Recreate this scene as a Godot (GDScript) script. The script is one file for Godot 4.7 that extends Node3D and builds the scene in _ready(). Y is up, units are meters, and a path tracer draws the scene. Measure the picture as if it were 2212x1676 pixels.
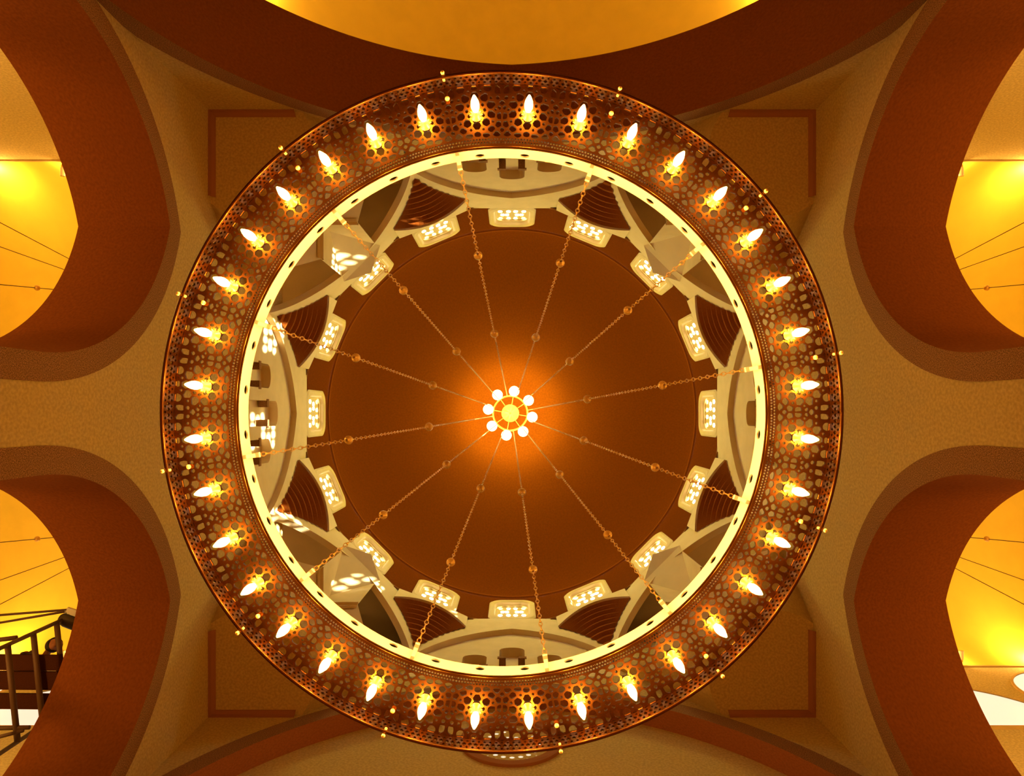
extends Node3D
# Prayer hall seen from the floor, straight up. Local heights h are metres above the camera (EYE above the floor).
const EYE := 1.5
const F := 1500.0            # focal length in pixels of the 2212 x 1676 frame
const ZX := 1106.0           # the zenith's pixel
const ZY := 893.0
const W := 5.75              # half width of the central bay
const T := 1.51              # thickness of its arch walls
const OV := 2.382            # half side of the octagon
const R_IN := 1.6            # ring chandelier
const R_OUT := 1.985
const H_RING := 4.2
var M := {}
var used := {}
var rng := RandomNumberGenerator.new()

func _ready():
	rng.seed = 7
	camera_and_light()
	materials()
	shell()
	walls()
	drum_and_dome()
	windows()
	aisles()
	north_bay()
	ring_chandelier()
	crown_chandelier()
	aisle_chandeliers()
	scaffold()

func camera_and_light():
	var cam := Camera3D.new()
	cam.name = "camera"
	var near := 0.05
	cam.set_frustum(near * 1676.0 / F, Vector2(0, near * (ZY - 838.0) / F), near, 200.0)
	cam.transform = Transform3D(Basis(Vector3(1, 0, 0), Vector3(0, 0, 1), Vector3(0, -1, 0)), Vector3(0, EYE, 0))
	add_child(cam)
	cam.current = true
	var env := Environment.new()
	env.background_mode = Environment.BG_SKY
	var sky := Sky.new()
	var sm := ProceduralSkyMaterial.new()
	sm.sky_top_color = Color(0.93, 0.95, 0.93)
	sm.sky_horizon_color = Color(0.97, 0.97, 0.93)
	sm.ground_bottom_color = Color(0.45, 0.4, 0.33)
	sm.ground_horizon_color = Color(0.9, 0.88, 0.82)
	sm.sky_energy_multiplier = 4.5
	sm.sun_angle_max = 1.0
	sky.sky_material = sm
	env.sky = sky
	env.tonemap_mode = Environment.TONE_MAPPER_LINEAR
	env.tonemap_exposure = 1.0
	env.sdfgi_enabled = true
	env.ssao_enabled = true
	env.ssil_enabled = true
	var we := WorldEnvironment.new()
	we.name = "environment"
	we.environment = env
	add_child(we)
	var sun := DirectionalLight3D.new()
	sun.name = "sun"
	var d := Vector3(-1, -0.325, -0.035).normalized()
	sun.basis = Basis.looking_at(d, Vector3.UP)
	sun.light_color = Color(1.0, 0.97, 0.88)
	sun.light_energy = 16.0
	sun.light_angular_distance = 0.6
	sun.shadow_enabled = true
	sun.sky_mode = DirectionalLight3D.SKY_MODE_LIGHT_ONLY
	add_child(sun)

# ---------------------------------------------------------------- materials
func srgb(r: float, g: float, b: float) -> Color:
	return Color(r, g, b).linear_to_srgb()

func noise_tex(freq: float, lo: float, hi: float, sd: int, octaves := 4) -> NoiseTexture2D:
	var n := FastNoiseLite.new()
	n.seed = sd
	n.frequency = freq
	n.fractal_octaves = octaves
	var t := NoiseTexture2D.new()
	t.width = 512
	t.height = 512
	t.seamless = true
	t.noise = n
	var g := Gradient.new()
	g.set_color(0, Color(lo, lo, lo))
	g.set_color(1, Color(hi, hi, hi))
	t.color_ramp = g
	return t

func mat(key: String, c: Color, rough := 0.8, metal := 0.0, tex: Texture2D = null, sc := 0.5) -> StandardMaterial3D:
	var m := StandardMaterial3D.new()
	m.albedo_color = c
	m.roughness = rough
	m.metallic = metal
	if metal == 0.0 and rough >= 0.75: m.metallic_specular = 0.08
	if tex:
		m.albedo_texture = tex
		m.uv1_triplanar = true
		m.uv1_world_triplanar = true
		m.uv1_scale = Vector3(sc, sc, sc)
	M[key] = m
	return m

func glow(key: String, c: Color, e: float) -> StandardMaterial3D:
	var m := mat(key, Color(0.9, 0.85, 0.7), 0.4)
	m.emission_enabled = true
	m.emission = c
	m.emission_energy_multiplier = e
	return m

func materials():
	var soft := noise_tex(0.012, 0.95, 1.0, 3)
	var grain := noise_tex(0.09, 0.82, 1.0, 5, 3)
	var speck := noise_tex(0.11, 0.45, 1.0, 9, 2)
	mat("plaster", srgb(0.60, 0.425, 0.145), 0.9, 0.0, grain, 0.35)
	mat("white", srgb(0.70, 0.54, 0.28), 0.85, 0.0, soft, 0.3)
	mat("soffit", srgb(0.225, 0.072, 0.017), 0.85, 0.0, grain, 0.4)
	mat("archivolt", srgb(0.50, 0.25, 0.105), 0.9, 0.0, speck, 0.9)
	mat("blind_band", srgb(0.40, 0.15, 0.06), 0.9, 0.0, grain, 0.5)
	mat("pale", srgb(0.80, 0.74, 0.48), 0.9, 0.0, grain, 0.35)
	mat("cove", srgb(0.30, 0.12, 0.05), 0.9)
	mat("dome", srgb(0.16, 0.034, 0.0012), 0.8, 0.0, grain, 0.25)
	mat("corbel", srgb(0.25, 0.062, 0.006), 0.85, 0.0, grain, 0.6)
	mat("ochre", srgb(0.92, 0.76, 0.13), 0.8, 0.0, soft, 0.2)
	mat("carpet", srgb(0.38, 0.18, 0.07), 0.95, 0.0, grain, 0.5)
	mat("stone", srgb(0.5, 0.42, 0.3), 0.9, 0.0, soft, 0.2)
	mat("copper", srgb(0.10, 0.036, 0.006), 0.26, 1.0)
	mat("brass", srgb(0.85, 0.56, 0.16), 0.35, 0.8)
	mat("gilt", srgb(0.95, 0.9, 0.75), 0.4, 0.0)
	mat("dark_metal", srgb(0.06, 0.045, 0.035), 0.5, 0.6)
	mat("tube_metal", srgb(0.085, 0.04, 0.02), 0.6, 0.1)
	mat("timber", srgb(0.06, 0.02, 0.01), 0.85, 0.0, grain, 0.8)
	mat("steel", srgb(0.5, 0.48, 0.45), 0.35, 0.8)
	mat("skin", srgb(0.3, 0.12, 0.06), 0.6)
	mat("hair", srgb(0.02, 0.015, 0.012), 0.7)
	mat("cloth", srgb(0.14, 0.05, 0.035), 0.95)
	mat("cloth_dark", srgb(0.05, 0.035, 0.03), 0.95)
	glow("bulb", srgb(1.0, 0.78, 0.3), 5.0)
	glow("crown_bulb", srgb(1.0, 0.85, 0.5), 8.0)
	glow("lens", srgb(1.0, 0.82, 0.45), 2.5)
	glow("white_glow", srgb(0.95, 0.93, 0.78), 0.75)
	var g := mat("glass", Color(0.97, 0.98, 0.95, 0.08), 0.03)
	g.transparency = BaseMaterial3D.TRANSPARENCY_ALPHA

# ---------------------------------------------------------------- helpers
func numbered(s: String) -> String:
	var n: int = used.get(s, 0)
	used[s] = n + 1
	return s if n == 0 else "%s_%03d" % [s, n]

func tag(o: Node, label: String, category := "", group := "", kind := ""):
	o.set_meta("label", label)
	if category: o.set_meta("category", category)
	if group: o.set_meta("group", group)
	if kind: o.set_meta("kind", kind)

func thing(called: String, at: Vector3, turn := 0.0) -> Node3D:
	var o := Node3D.new()
	o.name = numbered(called)
	o.position = at
	o.rotation.y = turn
	add_child(o)
	return o

func struct(called: String, label: String, category: String, turn := 0.0) -> Node3D:
	var o := thing(called, Vector3(0, EYE, 0), turn)
	tag(o, label, category, "", "structure")
	return o

func ms() -> SurfaceTool:
	var st := SurfaceTool.new()
	st.begin(Mesh.PRIMITIVE_TRIANGLES)
	st.set_smooth_group(-1)
	return st

func smooth() -> SurfaceTool:
	var st := SurfaceTool.new()
	st.begin(Mesh.PRIMITIVE_TRIANGLES)
	st.set_smooth_group(0)
	return st

func done(st: SurfaceTool) -> ArrayMesh:
	st.index()
	st.generate_normals()
	return st.commit()

func put(called: String, mesh: Mesh, m: Material, parent: Node, xf := Transform3D()) -> MeshInstance3D:
	var o := MeshInstance3D.new()
	o.name = called
	o.mesh = mesh
	o.material_override = m
	o.transform = xf
	parent.add_child(o, true)
	return o

func part(called: String, st: SurfaceTool, m: String, parent: Node, xf := Transform3D()) -> MeshInstance3D:
	return put(called, done(st), M[m], parent, xf)

func tri(st: SurfaceTool, a: Vector3, b: Vector3, c: Vector3):
	st.add_vertex(a); st.add_vertex(b); st.add_vertex(c)

func qd(st: SurfaceTool, a: Vector3, b: Vector3, c: Vector3, d: Vector3):
	tri(st, a, b, c)
	tri(st, a, c, d)

func box(st: SurfaceTool, c: Vector3, s: Vector3, b := Basis()):
	var p: Array[Vector3] = []
	for i in 8:
		p.append(c + b * Vector3(s.x * (0.5 if i & 1 else -0.5), s.y * (0.5 if i & 2 else -0.5), s.z * (0.5 if i & 4 else -0.5)))
	qd(st, p[0], p[1], p[3], p[2]); qd(st, p[5], p[4], p[6], p[7])
	qd(st, p[4], p[0], p[2], p[6]); qd(st, p[1], p[5], p[7], p[3])
	qd(st, p[2], p[3], p[7], p[6]); qd(st, p[4], p[5], p[1], p[0])

func frame_of(d: Vector3) -> Basis:   # y along d
	var y := d.normalized()
	var x := (Vector3.RIGHT if absf(y.x) < 0.9 else Vector3.BACK).cross(y).normalized()
	return Basis(x, y, x.cross(y))

func tube(st: SurfaceTool, a: Vector3, b: Vector3, ra: float, rb := -1.0, n := 8, caps := true):
	if rb < 0: rb = ra
	var f := frame_of(b - a)
	for i in n:
		var t0 := TAU * i / n
		var t1 := TAU * (i + 1) / n
		var d0 := f.x * cos(t0) + f.z * sin(t0)
		var d1 := f.x * cos(t1) + f.z * sin(t1)
		qd(st, a + d0 * ra, a + d1 * ra, b + d1 * rb, b + d0 * rb)
		if caps:
			tri(st, a, a + d1 * ra, a + d0 * ra)
			tri(st, b, b + d0 * rb, b + d1 * rb)

func lathe(st: SurfaceTool, prof: Array, n: int, at := Vector3.ZERO, b := Basis()):   # prof: [radius, height]
	for k in prof.size() - 1:
		for i in n:
			var t0 := TAU * i / n
			var t1 := TAU * (i + 1) / n
			var p0 := prof[k] as Vector2
			var p1 := prof[k + 1] as Vector2
			var d0 := Vector3(cos(t0), 0, sin(t0))
			var d1 := Vector3(cos(t1), 0, sin(t1))
			var a := at + b * (d0 * p0.x + Vector3.UP * p0.y)
			var c := at + b * (d1 * p0.x + Vector3.UP * p0.y)
			var e := at + b * (d1 * p1.x + Vector3.UP * p1.y)
			var g := at + b * (d0 * p1.x + Vector3.UP * p1.y)
			if p0.x > 1e-5: tri(st, a, c, e)
			if p1.x > 1e-5: tri(st, a, e, g)

func ball(st: SurfaceTool, c: Vector3, r: float, n := 12, sy := 1.0):
	var pr := []
	for k in 9:
		var t := PI * k / 8.0
		pr.append(Vector2(maxf(r * sin(t), 0.0), -r * sy * cos(t)))
	lathe(st, pr, n, c)

# pixel of the 2212 x 1676 frame and height above the camera -> world
func at(px: float, py: float, h: float) -> Vector3:
	return Vector3((px - ZX) / F * h, h + EYE, -(py - ZY) / F * h)

# pointed arch: half span a, arc radius r, springing h0
func arch_h(u: float, a: float, r: float, h0: float) -> float:
	var q := r * r - pow(absf(u) + r - a, 2)
	return h0 + sqrt(maxf(q, 0.0))

func arch_path(c: float, a: float, r: float, h0: float, foot: float, n := 24, clampu := 99.0) -> Array:
	var p := [Vector2(c - a, foot)]
	var top := acos((r - a) / r)
	for k in n + 1:
		var t := top * k / n
		p.append(Vector2(c + (r - a) - r * cos(t), h0 + r * sin(t)))
	for k in range(n - 1, -1, -1):
		var t := top * k / n
		p.append(Vector2(c - (r - a) + r * cos(t), h0 + r * sin(t)))
	p.append(Vector2(c + a, foot))
	for i in p.size():
		p[i].x = clampf(p[i].x, -clampu, clampu)
	return p

func band(st: SurfaceTool, p: Array, q: Array, zp: float, zq: float):   # quads between two paths in planes z = zp, zq
	for i in p.size() - 1:
		qd(st, Vector3(p[i].x, p[i].y, zp), Vector3(p[i + 1].x, p[i + 1].y, zp), Vector3(q[i + 1].x, q[i + 1].y, zq), Vector3(q[i].x, q[i].y, zq))

# wall face in columns: spans(u) -> array of [lo, hi]
func columns(st: SurfaceTool, us: Array, spans: Callable, z: float):
	for i in us.size() - 1:
		var e := minf((us[i + 1] - us[i]) * 0.001, 0.001)
		var s0: Array = spans.call(us[i] + e)
		var s1: Array = spans.call(us[i + 1] - e)
		for k in mini(s0.size(), s1.size()):
			qd(st, Vector3(us[i], s0[k][0], z), Vector3(us[i], s0[k][1], z), Vector3(us[i + 1], s1[k][1], z), Vector3(us[i + 1], s1[k][0], z))

func steps(a: float, b: float, n: int, extra := []) -> Array:
	var o := []
	for i in n + 1:
		o.append(lerpf(a, b, float(i) / n))
	for e in extra:
		if e > a and e < b: o.append(e)
	o.sort()
	var r := []
	for v in o:
		if r.is_empty() or v - r[-1] > 1e-4: r.append(v)
	return r

# pierced plate: solid where f(u, v) > 0, placed by map(u, v, d) for d = 0 and t
func plate(st: SurfaceTool, nu: int, nv: int, r: Rect2, f: Callable, map: Callable, t: float):
	var val := PackedFloat32Array()
	val.resize((nu + 1) * (nv + 1))
	for j in nv + 1:
		for i in nu + 1:
			val[j * (nu + 1) + i] = f.call(r.position.x + r.size.x * i / nu, r.position.y + r.size.y * j / nv)
	var off := [Vector2i(0, 0), Vector2i(1, 0), Vector2i(1, 1), Vector2i(0, 1)]
	var cell := Vector2(r.size.x / nu, r.size.y / nv)
	for j in nv:
		for i in nu:
			var poly: Array[Vector2] = []
			var cut: Array[int] = []
			var ins := 0
			for k in 4:
				if val[(j + off[k].y) * (nu + 1) + i + off[k].x] > 0: ins += 1
			if ins == 0: continue
			for k in 4:
				var a: Vector2i = off[k]
				var b: Vector2i = off[(k + 1) % 4]
				var va := val[(j + a.y) * (nu + 1) + i + a.x]
				var vb := val[(j + b.y) * (nu + 1) + i + b.x]
				var pa := r.position + Vector2(i + a.x, j + a.y) * cell
				var pb := r.position + Vector2(i + b.x, j + b.y) * cell
				if va > 0: poly.append(pa)
				if (va > 0) != (vb > 0):
					if va > 0: cut.append(poly.size())
					poly.append(pa.lerp(pb, va / (va - vb)))
			for k in range(1, poly.size() - 1):
				tri(st, map.call(poly[0].x, poly[0].y, 0.0), map.call(poly[k].x, poly[k].y, 0.0), map.call(poly[k + 1].x, poly[k + 1].y, 0.0))
				if t > 0: tri(st, map.call(poly[0].x, poly[0].y, t), map.call(poly[k + 1].x, poly[k + 1].y, t), map.call(poly[k].x, poly[k].y, t))
			if t > 0:
				for c in cut:
					var p := poly[c]
					var q := poly[(c + 1) % poly.size()]
					qd(st, map.call(p.x, p.y, 0.0), map.call(p.x, p.y, t), map.call(q.x, q.y, t), map.call(q.x, q.y, 0.0))

func omni(called: String, at_: Vector3, c: Color, e: float, size: float, parent: Node):
	var l := OmniLight3D.new()
	l.name = called
	l.position = at_
	l.light_color = c
	l.light_energy = e
	l.light_size = size
	l.omni_range = 60.0
	l.omni_attenuation = 2.0
	l.shadow_enabled = true
	parent.add_child(l, true)

func warm() -> Color:
	return srgb(1.0, 0.46, 0.085)

# ---------------------------------------------------------------- shell: floor, added outer wall and roof slab
func shell():
	var st := ms()
	lathe(st, [Vector2(0, 0), Vector2(24, 0), Vector2(24, -0.4), Vector2(0, -0.4)], 48)
	var o := put("floor", done(st), M.carpet, self)
	tag(o, "dark red carpeted floor of the hall below the chandelier", "floor", "", "structure")
	st = ms()
	lathe(st, [Vector2(24, -0.4), Vector2(24, 21.4), Vector2(24.6, 21.4), Vector2(24.6, -0.4)], 48)
	o = put("wall_sun_block", done(st), M.stone, self)  # unseen, added so the low sun cannot leak in behind the vaults
	tag(o, "unseen ring wall added behind the vaults to keep stray sunlight out", "wall", "", "structure")
	st = ms()
	lathe(st, [Vector2(5.88, 19.44), Vector2(24.6, 19.44), Vector2(24.6, 19.8), Vector2(5.88, 19.8), Vector2(5.88, 19.44)], 48)
	o = put("ceiling_sun_block", done(st), M.stone, self, Transform3D(Basis(), Vector3(0, EYE, 0)))  # unseen lid, added to block sun around the drum
	tag(o, "unseen roof slab added around the dome drum to keep stray sunlight out", "ceiling", "", "structure")

# ---------------------------------------------------------------- the four walls of the central bay
const A_OUT := [2.74, 3.73, 8.4]
const A_INN := [2.38, 3.37, 8.4]
const B_OUT := [6.1, 6.55, 8.3]
const B_INN := [5.72, 6.17, 8.3]
const ARCH_C := 3.13
const TOP := 17.4
const TYMP := 15.2

func wall_top(u: float) -> float:
	return TYMP if absf(u) < OV else TOP

func twin_spans(u: float) -> Array:
	var d := absf(absf(u) - ARCH_C)
	var lo := -EYE if d >= A_OUT[0] else arch_h(d, A_OUT[0], A_OUT[1], A_OUT[2])
	return [[lo, wall_top(u)]]

func big_spans(u: float) -> Array:
	return [[arch_h(u, B_OUT[0], B_OUT[1], B_OUT[2]), wall_top(u)]]

func arch_parts(o: Node3D, c: float, outer: Array, inner: Array, depth: float, bm: String, sm: String):
	var po := arch_path(c, outer[0], outer[1], outer[2], -EYE, 30, W)
	var pi := arch_path(c, inner[0], inner[1], inner[2], -EYE, 30, W)
	var st := ms()
	band(st, po, pi, W - 0.03, W - 0.03)
	band(st, po, po, W - 0.03, W + 0.02)
	part("archivolt", st, bm, o)
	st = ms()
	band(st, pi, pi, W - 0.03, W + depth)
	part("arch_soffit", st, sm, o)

func walls():
	var us := steps(-W, W, 96, [-OV, OV, -ARCH_C, ARCH_C, ARCH_C - A_OUT[0], A_OUT[0] - ARCH_C])
	for s in [[-PI / 2, "west", "left"], [PI / 2, "east", "right"]]:
		var o := struct("wall_" + s[1], "tan plaster wall with two pointed arches at the %s of the chandelier" % s[2], "wall", s[0])
		var st := ms()
		columns(st, us, twin_spans, W)
		part("wall_face", st, "plaster", o)
		st = ms()
		columns(st, us, twin_spans, W + T)
		part("wall_back", st, "plaster", o)
		for c in [-ARCH_C, ARCH_C]:
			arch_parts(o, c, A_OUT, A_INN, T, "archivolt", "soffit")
	us = steps(-W, W, 96, [-OV, OV])
	var n := struct("wall_north", "tan plaster wall with one wide pointed arch open to a bright yellow vault", "wall")
	var st2 := ms()
	columns(st2, us, big_spans, W)
	part("wall_face", st2, "plaster", n)
	st2 = ms()
	columns(st2, us, big_spans, W + T)
	part("wall_back", st2, "plaster", n)
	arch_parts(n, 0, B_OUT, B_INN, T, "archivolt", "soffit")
	var so := struct("wall_south", "tan plaster wall with a wide blind arch and a round window", "wall", PI)
	st2 = ms()
	columns(st2, us, big_spans, W)
	part("wall_face", st2, "plaster", so)
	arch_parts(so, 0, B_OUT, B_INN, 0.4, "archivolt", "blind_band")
	st2 = ms()
	var cy := 13.0
	var ro := 0.78
	columns(st2, steps(-B_INN[0], B_INN[0], 60, steps(-ro, ro, 32)), func(u):
		var hi := arch_h(u, B_INN[0], B_INN[1], B_INN[2])
		if absf(u) >= ro: return [[-EYE, hi]]
		var s := sqrt(ro * ro - u * u)
		return [[-EYE, cy - s], [cy + s, hi]], W + 0.38)
	part("blind_infill", st2, "plaster", so)
	oculus(cy, ro)
	# L shaped coves and the flat corner soffits under the squinches
	var names := ["top left", "top right", "bottom right", "bottom left"]
	for k in 4:
		var o := struct("trim_%d" % (k + 1), "brown L shaped cove moulding on the tan corner soffit at %s" % names[k], "moulding", PI / 4 + [-PI / 2, 0.0, PI / 2, PI][k])
		# local frame: +z points to the corner of the bay
		var b := Basis(Vector3.UP, -PI / 4)
		var st := ms()
		var h := 13.25
		var edge: Array[Vector2] = []
		for i in 13:
			var t := i / 12.0
			edge.append(Vector2(4.02 + 0.32 * (2 * t - 1) * (2 * t - 1) - 0.32 + 0.1 * t, lerpf(W + 0.02, 4.12, t)))
		for i in range(11, -1, -1):
			edge.append(Vector2(edge[i].y, edge[i].x))
		var corner := Vector2(W + 0.02, W + 0.02)
		for i in edge.size() - 1:
			for y in [h, h + 0.35]:
				tri(st, b * Vector3(corner.x, y, corner.y), b * Vector3(edge[i].x, y, edge[i].y), b * Vector3(edge[i + 1].x, y, edge[i + 1].y))
			qd(st, b * Vector3(edge[i].x, h, edge[i].y), b * Vector3(edge[i + 1].x, h, edge[i + 1].y), b * Vector3(edge[i + 1].x, h + 0.35, edge[i + 1].y), b * Vector3(edge[i].x, h + 0.35, edge[i].y))
		part("corner_soffit", st, "plaster", o)
		st = ms()
		var vt := Vector3(OV, 15.6, W)
		for i in 12:
			tri(st, b * vt, b * Vector3(edge[i].x, h, edge[i].y), b * Vector3(edge[i + 1].x, h, edge[i + 1].y))
			tri(st, b * Vector3(vt.z, vt.y, vt.x), b * Vector3(edge[i].y, h, edge[i].x), b * Vector3(edge[i + 1].y, h, edge[i + 1].x))
		part("squinch_skirt", st, "plaster", o)
		for sx in [0, 1]:
			st = ms()
			var prof := [Vector2(0.0, -0.12), Vector2(-0.025, -0.12), Vector2(-0.04, -0.07), Vector2(-0.09, -0.025), Vector2(-0.105, 0.02)]
			for i in prof.size() - 1:
				var p: Vector2 = prof[i]
				var q: Vector2 = prof[i + 1]
				var l0 := 4.12
				var a := Vector3(l0, h + p.y, W + p.x)
				var bb := Vector3(W + p.x, h + p.y, W + p.x)
				var c := Vector3(W + q.x, h + q.y, W + q.x)
				var d := Vector3(l0, h + q.y, W + q.x)
				for v in [a, bb, c, a, c, d]:
					st.add_vertex(b * (Vector3(v.z, v.y, v.x) if sx else v))
			part("cove", st, "cove", o)

func oculus(cy: float, ro: float):
	var o := struct("window_17", "round window with pierced dots low in the blind arch behind the chandelier's lower rim", "window", PI)
	var b := Basis(Vector3.RIGHT, PI / 2)   # lathe axis along z
	var c := Vector3(0, cy, W + 0.38)
	var st := ms()
	lathe(st, [Vector2(0.98, 0.0), Vector2(0.97, -0.05), Vector2(0.9, -0.06), Vector2(0.86, -0.03), Vector2(ro, -0.03), Vector2(ro - 0.01, 0.02), Vector2(ro - 0.04, 0.07)], 48, c, b)
	part("window_frame", st, "cove", o)
	st = ms()
	var holes := []
	for k in 20:
		holes.append([Vector2.from_angle(TAU * k / 20) * 0.51, 0.052])
		holes.append([Vector2.from_angle(TAU * (k + 0.5) / 20) * 0.62, 0.026])
	for k in 10:
		holes.append([Vector2.from_angle(TAU * k / 10) * 0.27, 0.05])
	plate(st, 90, 90, Rect2(-0.8, -0.8, 1.6, 1.6), func(u, v):
		var p := Vector2(u, v)
		var d := 0.76 - p.length()
		for q in holes: d = minf(d, p.distance_to(q[0]) - q[1])
		return d, func(u, v, t): return c + Vector3(u, v, 0.05 + t), 0.02)
	part("pierced_screen", st, "plaster", o)
	st = ms()
	lathe(st, [Vector2(0, 0.1), Vector2(0.76, 0.1)], 32, c, b)
	part("pane", st, "white_glow", o)

# ---------------------------------------------------------------- octagon, squinches, drum and dome
const E_OUT := [2.55, 3.4, 15.95]    # extrados of the eight arches
const E_INN := [2.6, 3.4, 15.25]     # intrados
const H_DRUM := 19.4
const UP1 := 1.26

func drum_and_dome():
	var o := struct("ceiling", "brown dome on a white octagon of eight arches above the chandelier", "ceiling")
	# eight arch faces
	var us := steps(-OV, OV, 64, [-UP1, UP1])
	var st := ms()
	var face := func(u):
		var lo := maxf(arch_h(u, E_INN[0], E_INN[1], E_INN[2]), TYMP)
		return [[lo, H_DRUM + 0.06 if absf(u) < UP1 else arch_h(u, E_OUT[0], E_OUT[1], E_OUT[2])]]
	columns(st, us, face, W)
	var p: Array[Vector2] = []
	for u in us: p.append(Vector2(u, maxf(arch_h(u, E_INN[0], E_INN[1], E_INN[2]), TYMP)))
	band(st, p, p, W, W + 0.16)
	var q: Array[Vector2] = []
	for u in us: q.append(Vector2(u, p[us.find(u)].y + 0.16))
	var arch_mesh := done(st)
	# tympanum of the straight sides, with three niches
	st = ms()
	var nich := [[-0.9, 0.29, 16.98], [0.0, 0.31, 17.5], [0.9, 0.29, 16.98]]
	var ex := []
	for n in nich: ex.append_array(steps(n[0] - n[1], n[0] + n[1], 16))
	columns(st, steps(-OV, OV, 24, ex), func(u):
		var hi := arch_h(u, E_INN[0], E_INN[1], E_INN[2]) + 0.1
		for n in nich:
			if absf(u - n[0]) < n[1]:
				var a: float = n[2] - 0.18 + 0.18 * sqrt(1.0 - pow((u - n[0]) / n[1], 2))
				return [[TYMP - 0.2, 15.4], [a, hi]]
		return [[TYMP - 0.2, 15.4], [15.4, hi]], W + 0.15)
	qd(st, Vector3(-OV, TYMP, W), Vector3(OV, TYMP, W), Vector3(OV, TYMP, W + 0.15), Vector3(-OV, TYMP, W + 0.15))
	var tymp_mesh := done(st)
	var niche_meshes := []
	var impost_meshes := []
	for n in nich:
		st = ms()
		var r: Array[Vector2] = [Vector2(n[0] - n[1], 15.4)]
		for i in 17:
			var u := lerpf(-1, 1, i / 16.0)
			r.append(Vector2(n[0] + u * n[1], n[2] - 0.18 + 0.18 * sqrt(maxf(1 - u * u, 0))))
		r.append(Vector2(n[0] + n[1], 15.4))
		band(st, r, r, W + 0.15, W + 0.38)
		for i in r.size() - 1:
			qd(st, Vector3(r[i].x, 15.3, W + 0.38), Vector3(r[i].x, r[i].y, W + 0.38), Vector3(r[i + 1].x, r[i + 1].y, W + 0.38), Vector3(r[i + 1].x, 15.3, W + 0.38))
		niche_meshes.append(done(st))
		st = ms()
		for s in [-1, 1]:
			box(st, Vector3(n[0] + s * (n[1] - 0.06), n[2] - 0.75, W + 0.24), Vector3(0.2, 0.12, 0.22))
		impost_meshes.append(done(st))
	var sides := ["south", "right", "top", "left"]
	for k in 8:
		var xf := Transform3D(Basis(Vector3.UP, k * PI / 4), Vector3.ZERO)
		var g := Node3D.new()
		g.name = "octagon_arch"
		g.transform = xf
		o.add_child(g, true)
		put("arch_band", arch_mesh, M.white, g)
		if k % 2 == 0:
			put("tympanum", tymp_mesh, M.white, g)
			for i in 3:
				put("blind_niche", niche_meshes[i], M.white, g)
				put("impost", impost_meshes[i], M.archivolt, g)
		else:
			squinch(g)
	spandrels(o)
	drum(o)

func squinch(g: Node3D):
	# local +z to the corner of the square bay; corner walls in the plan rotated by 45 degrees
	var b := Basis(Vector3.UP, PI / 4)
	var w1 := 4.5
	var hl := 16.35
	for s in [0, 1]:
		var f := func(x: float, y: float, z: float) -> Vector3: return b.inverse() * (Vector3(z, y, x) if s else Vector3(x, y, z))
		var st := ms()
		# upper wall, from the arch plane to the corner
		var xs := W + OV - w1
		qd(st, f.call(xs, hl - 0.06, w1), f.call(xs, H_DRUM + 0.1, w1), f.call(w1, H_DRUM + 0.1, w1), f.call(w1, hl - 0.06, w1))
		part("squinch_wall", st, "white", g)
		st = ms()
		# splayed facet below it
		var wl := 5.3
		qd(st, f.call(W + OV - wl, 14.4, wl), f.call(xs, hl, w1), f.call(w1, hl, w1), f.call(wl, 14.4, wl))
		part("squinch_facet", st, "white", g)
		st = ms()
		var pr := [Vector2(0.0, 0.08), Vector2(-0.06, 0.06), Vector2(-0.07, -0.03), Vector2(0.0, -0.06), Vector2(-0.01, -0.13), Vector2(0.04, -0.16)]
		for i in pr.size() - 1:
			var p: Vector2 = pr[i]
			var q: Vector2 = pr[i + 1]
			qd(st, f.call(xs, hl + p.y, w1 + p.x), f.call(xs, hl + q.y, w1 + q.x), f.call(w1 + q.x, hl + q.y, w1 + q.x), f.call(w1 + p.x, hl + p.y, w1 + p.x))
		part("squinch_moulding", st, "white", g)
	var capst := ms()
	var bi := b.inverse()
	var x3 := W + OV - w1
	tri(capst, bi * Vector3(x3 - 0.1, 18.6, w1), bi * Vector3(w1, 17.15, w1), bi * Vector3(w1, 18.6, x3 - 0.1))
	tri(capst, bi * Vector3(x3 - 0.1, 18.6, w1), bi * Vector3(w1, 18.6, x3 - 0.1), bi * Vector3(x3 + 0.2, 18.9, x3 + 0.2))
	part("squinch_cap", capst, "white", g)

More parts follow.
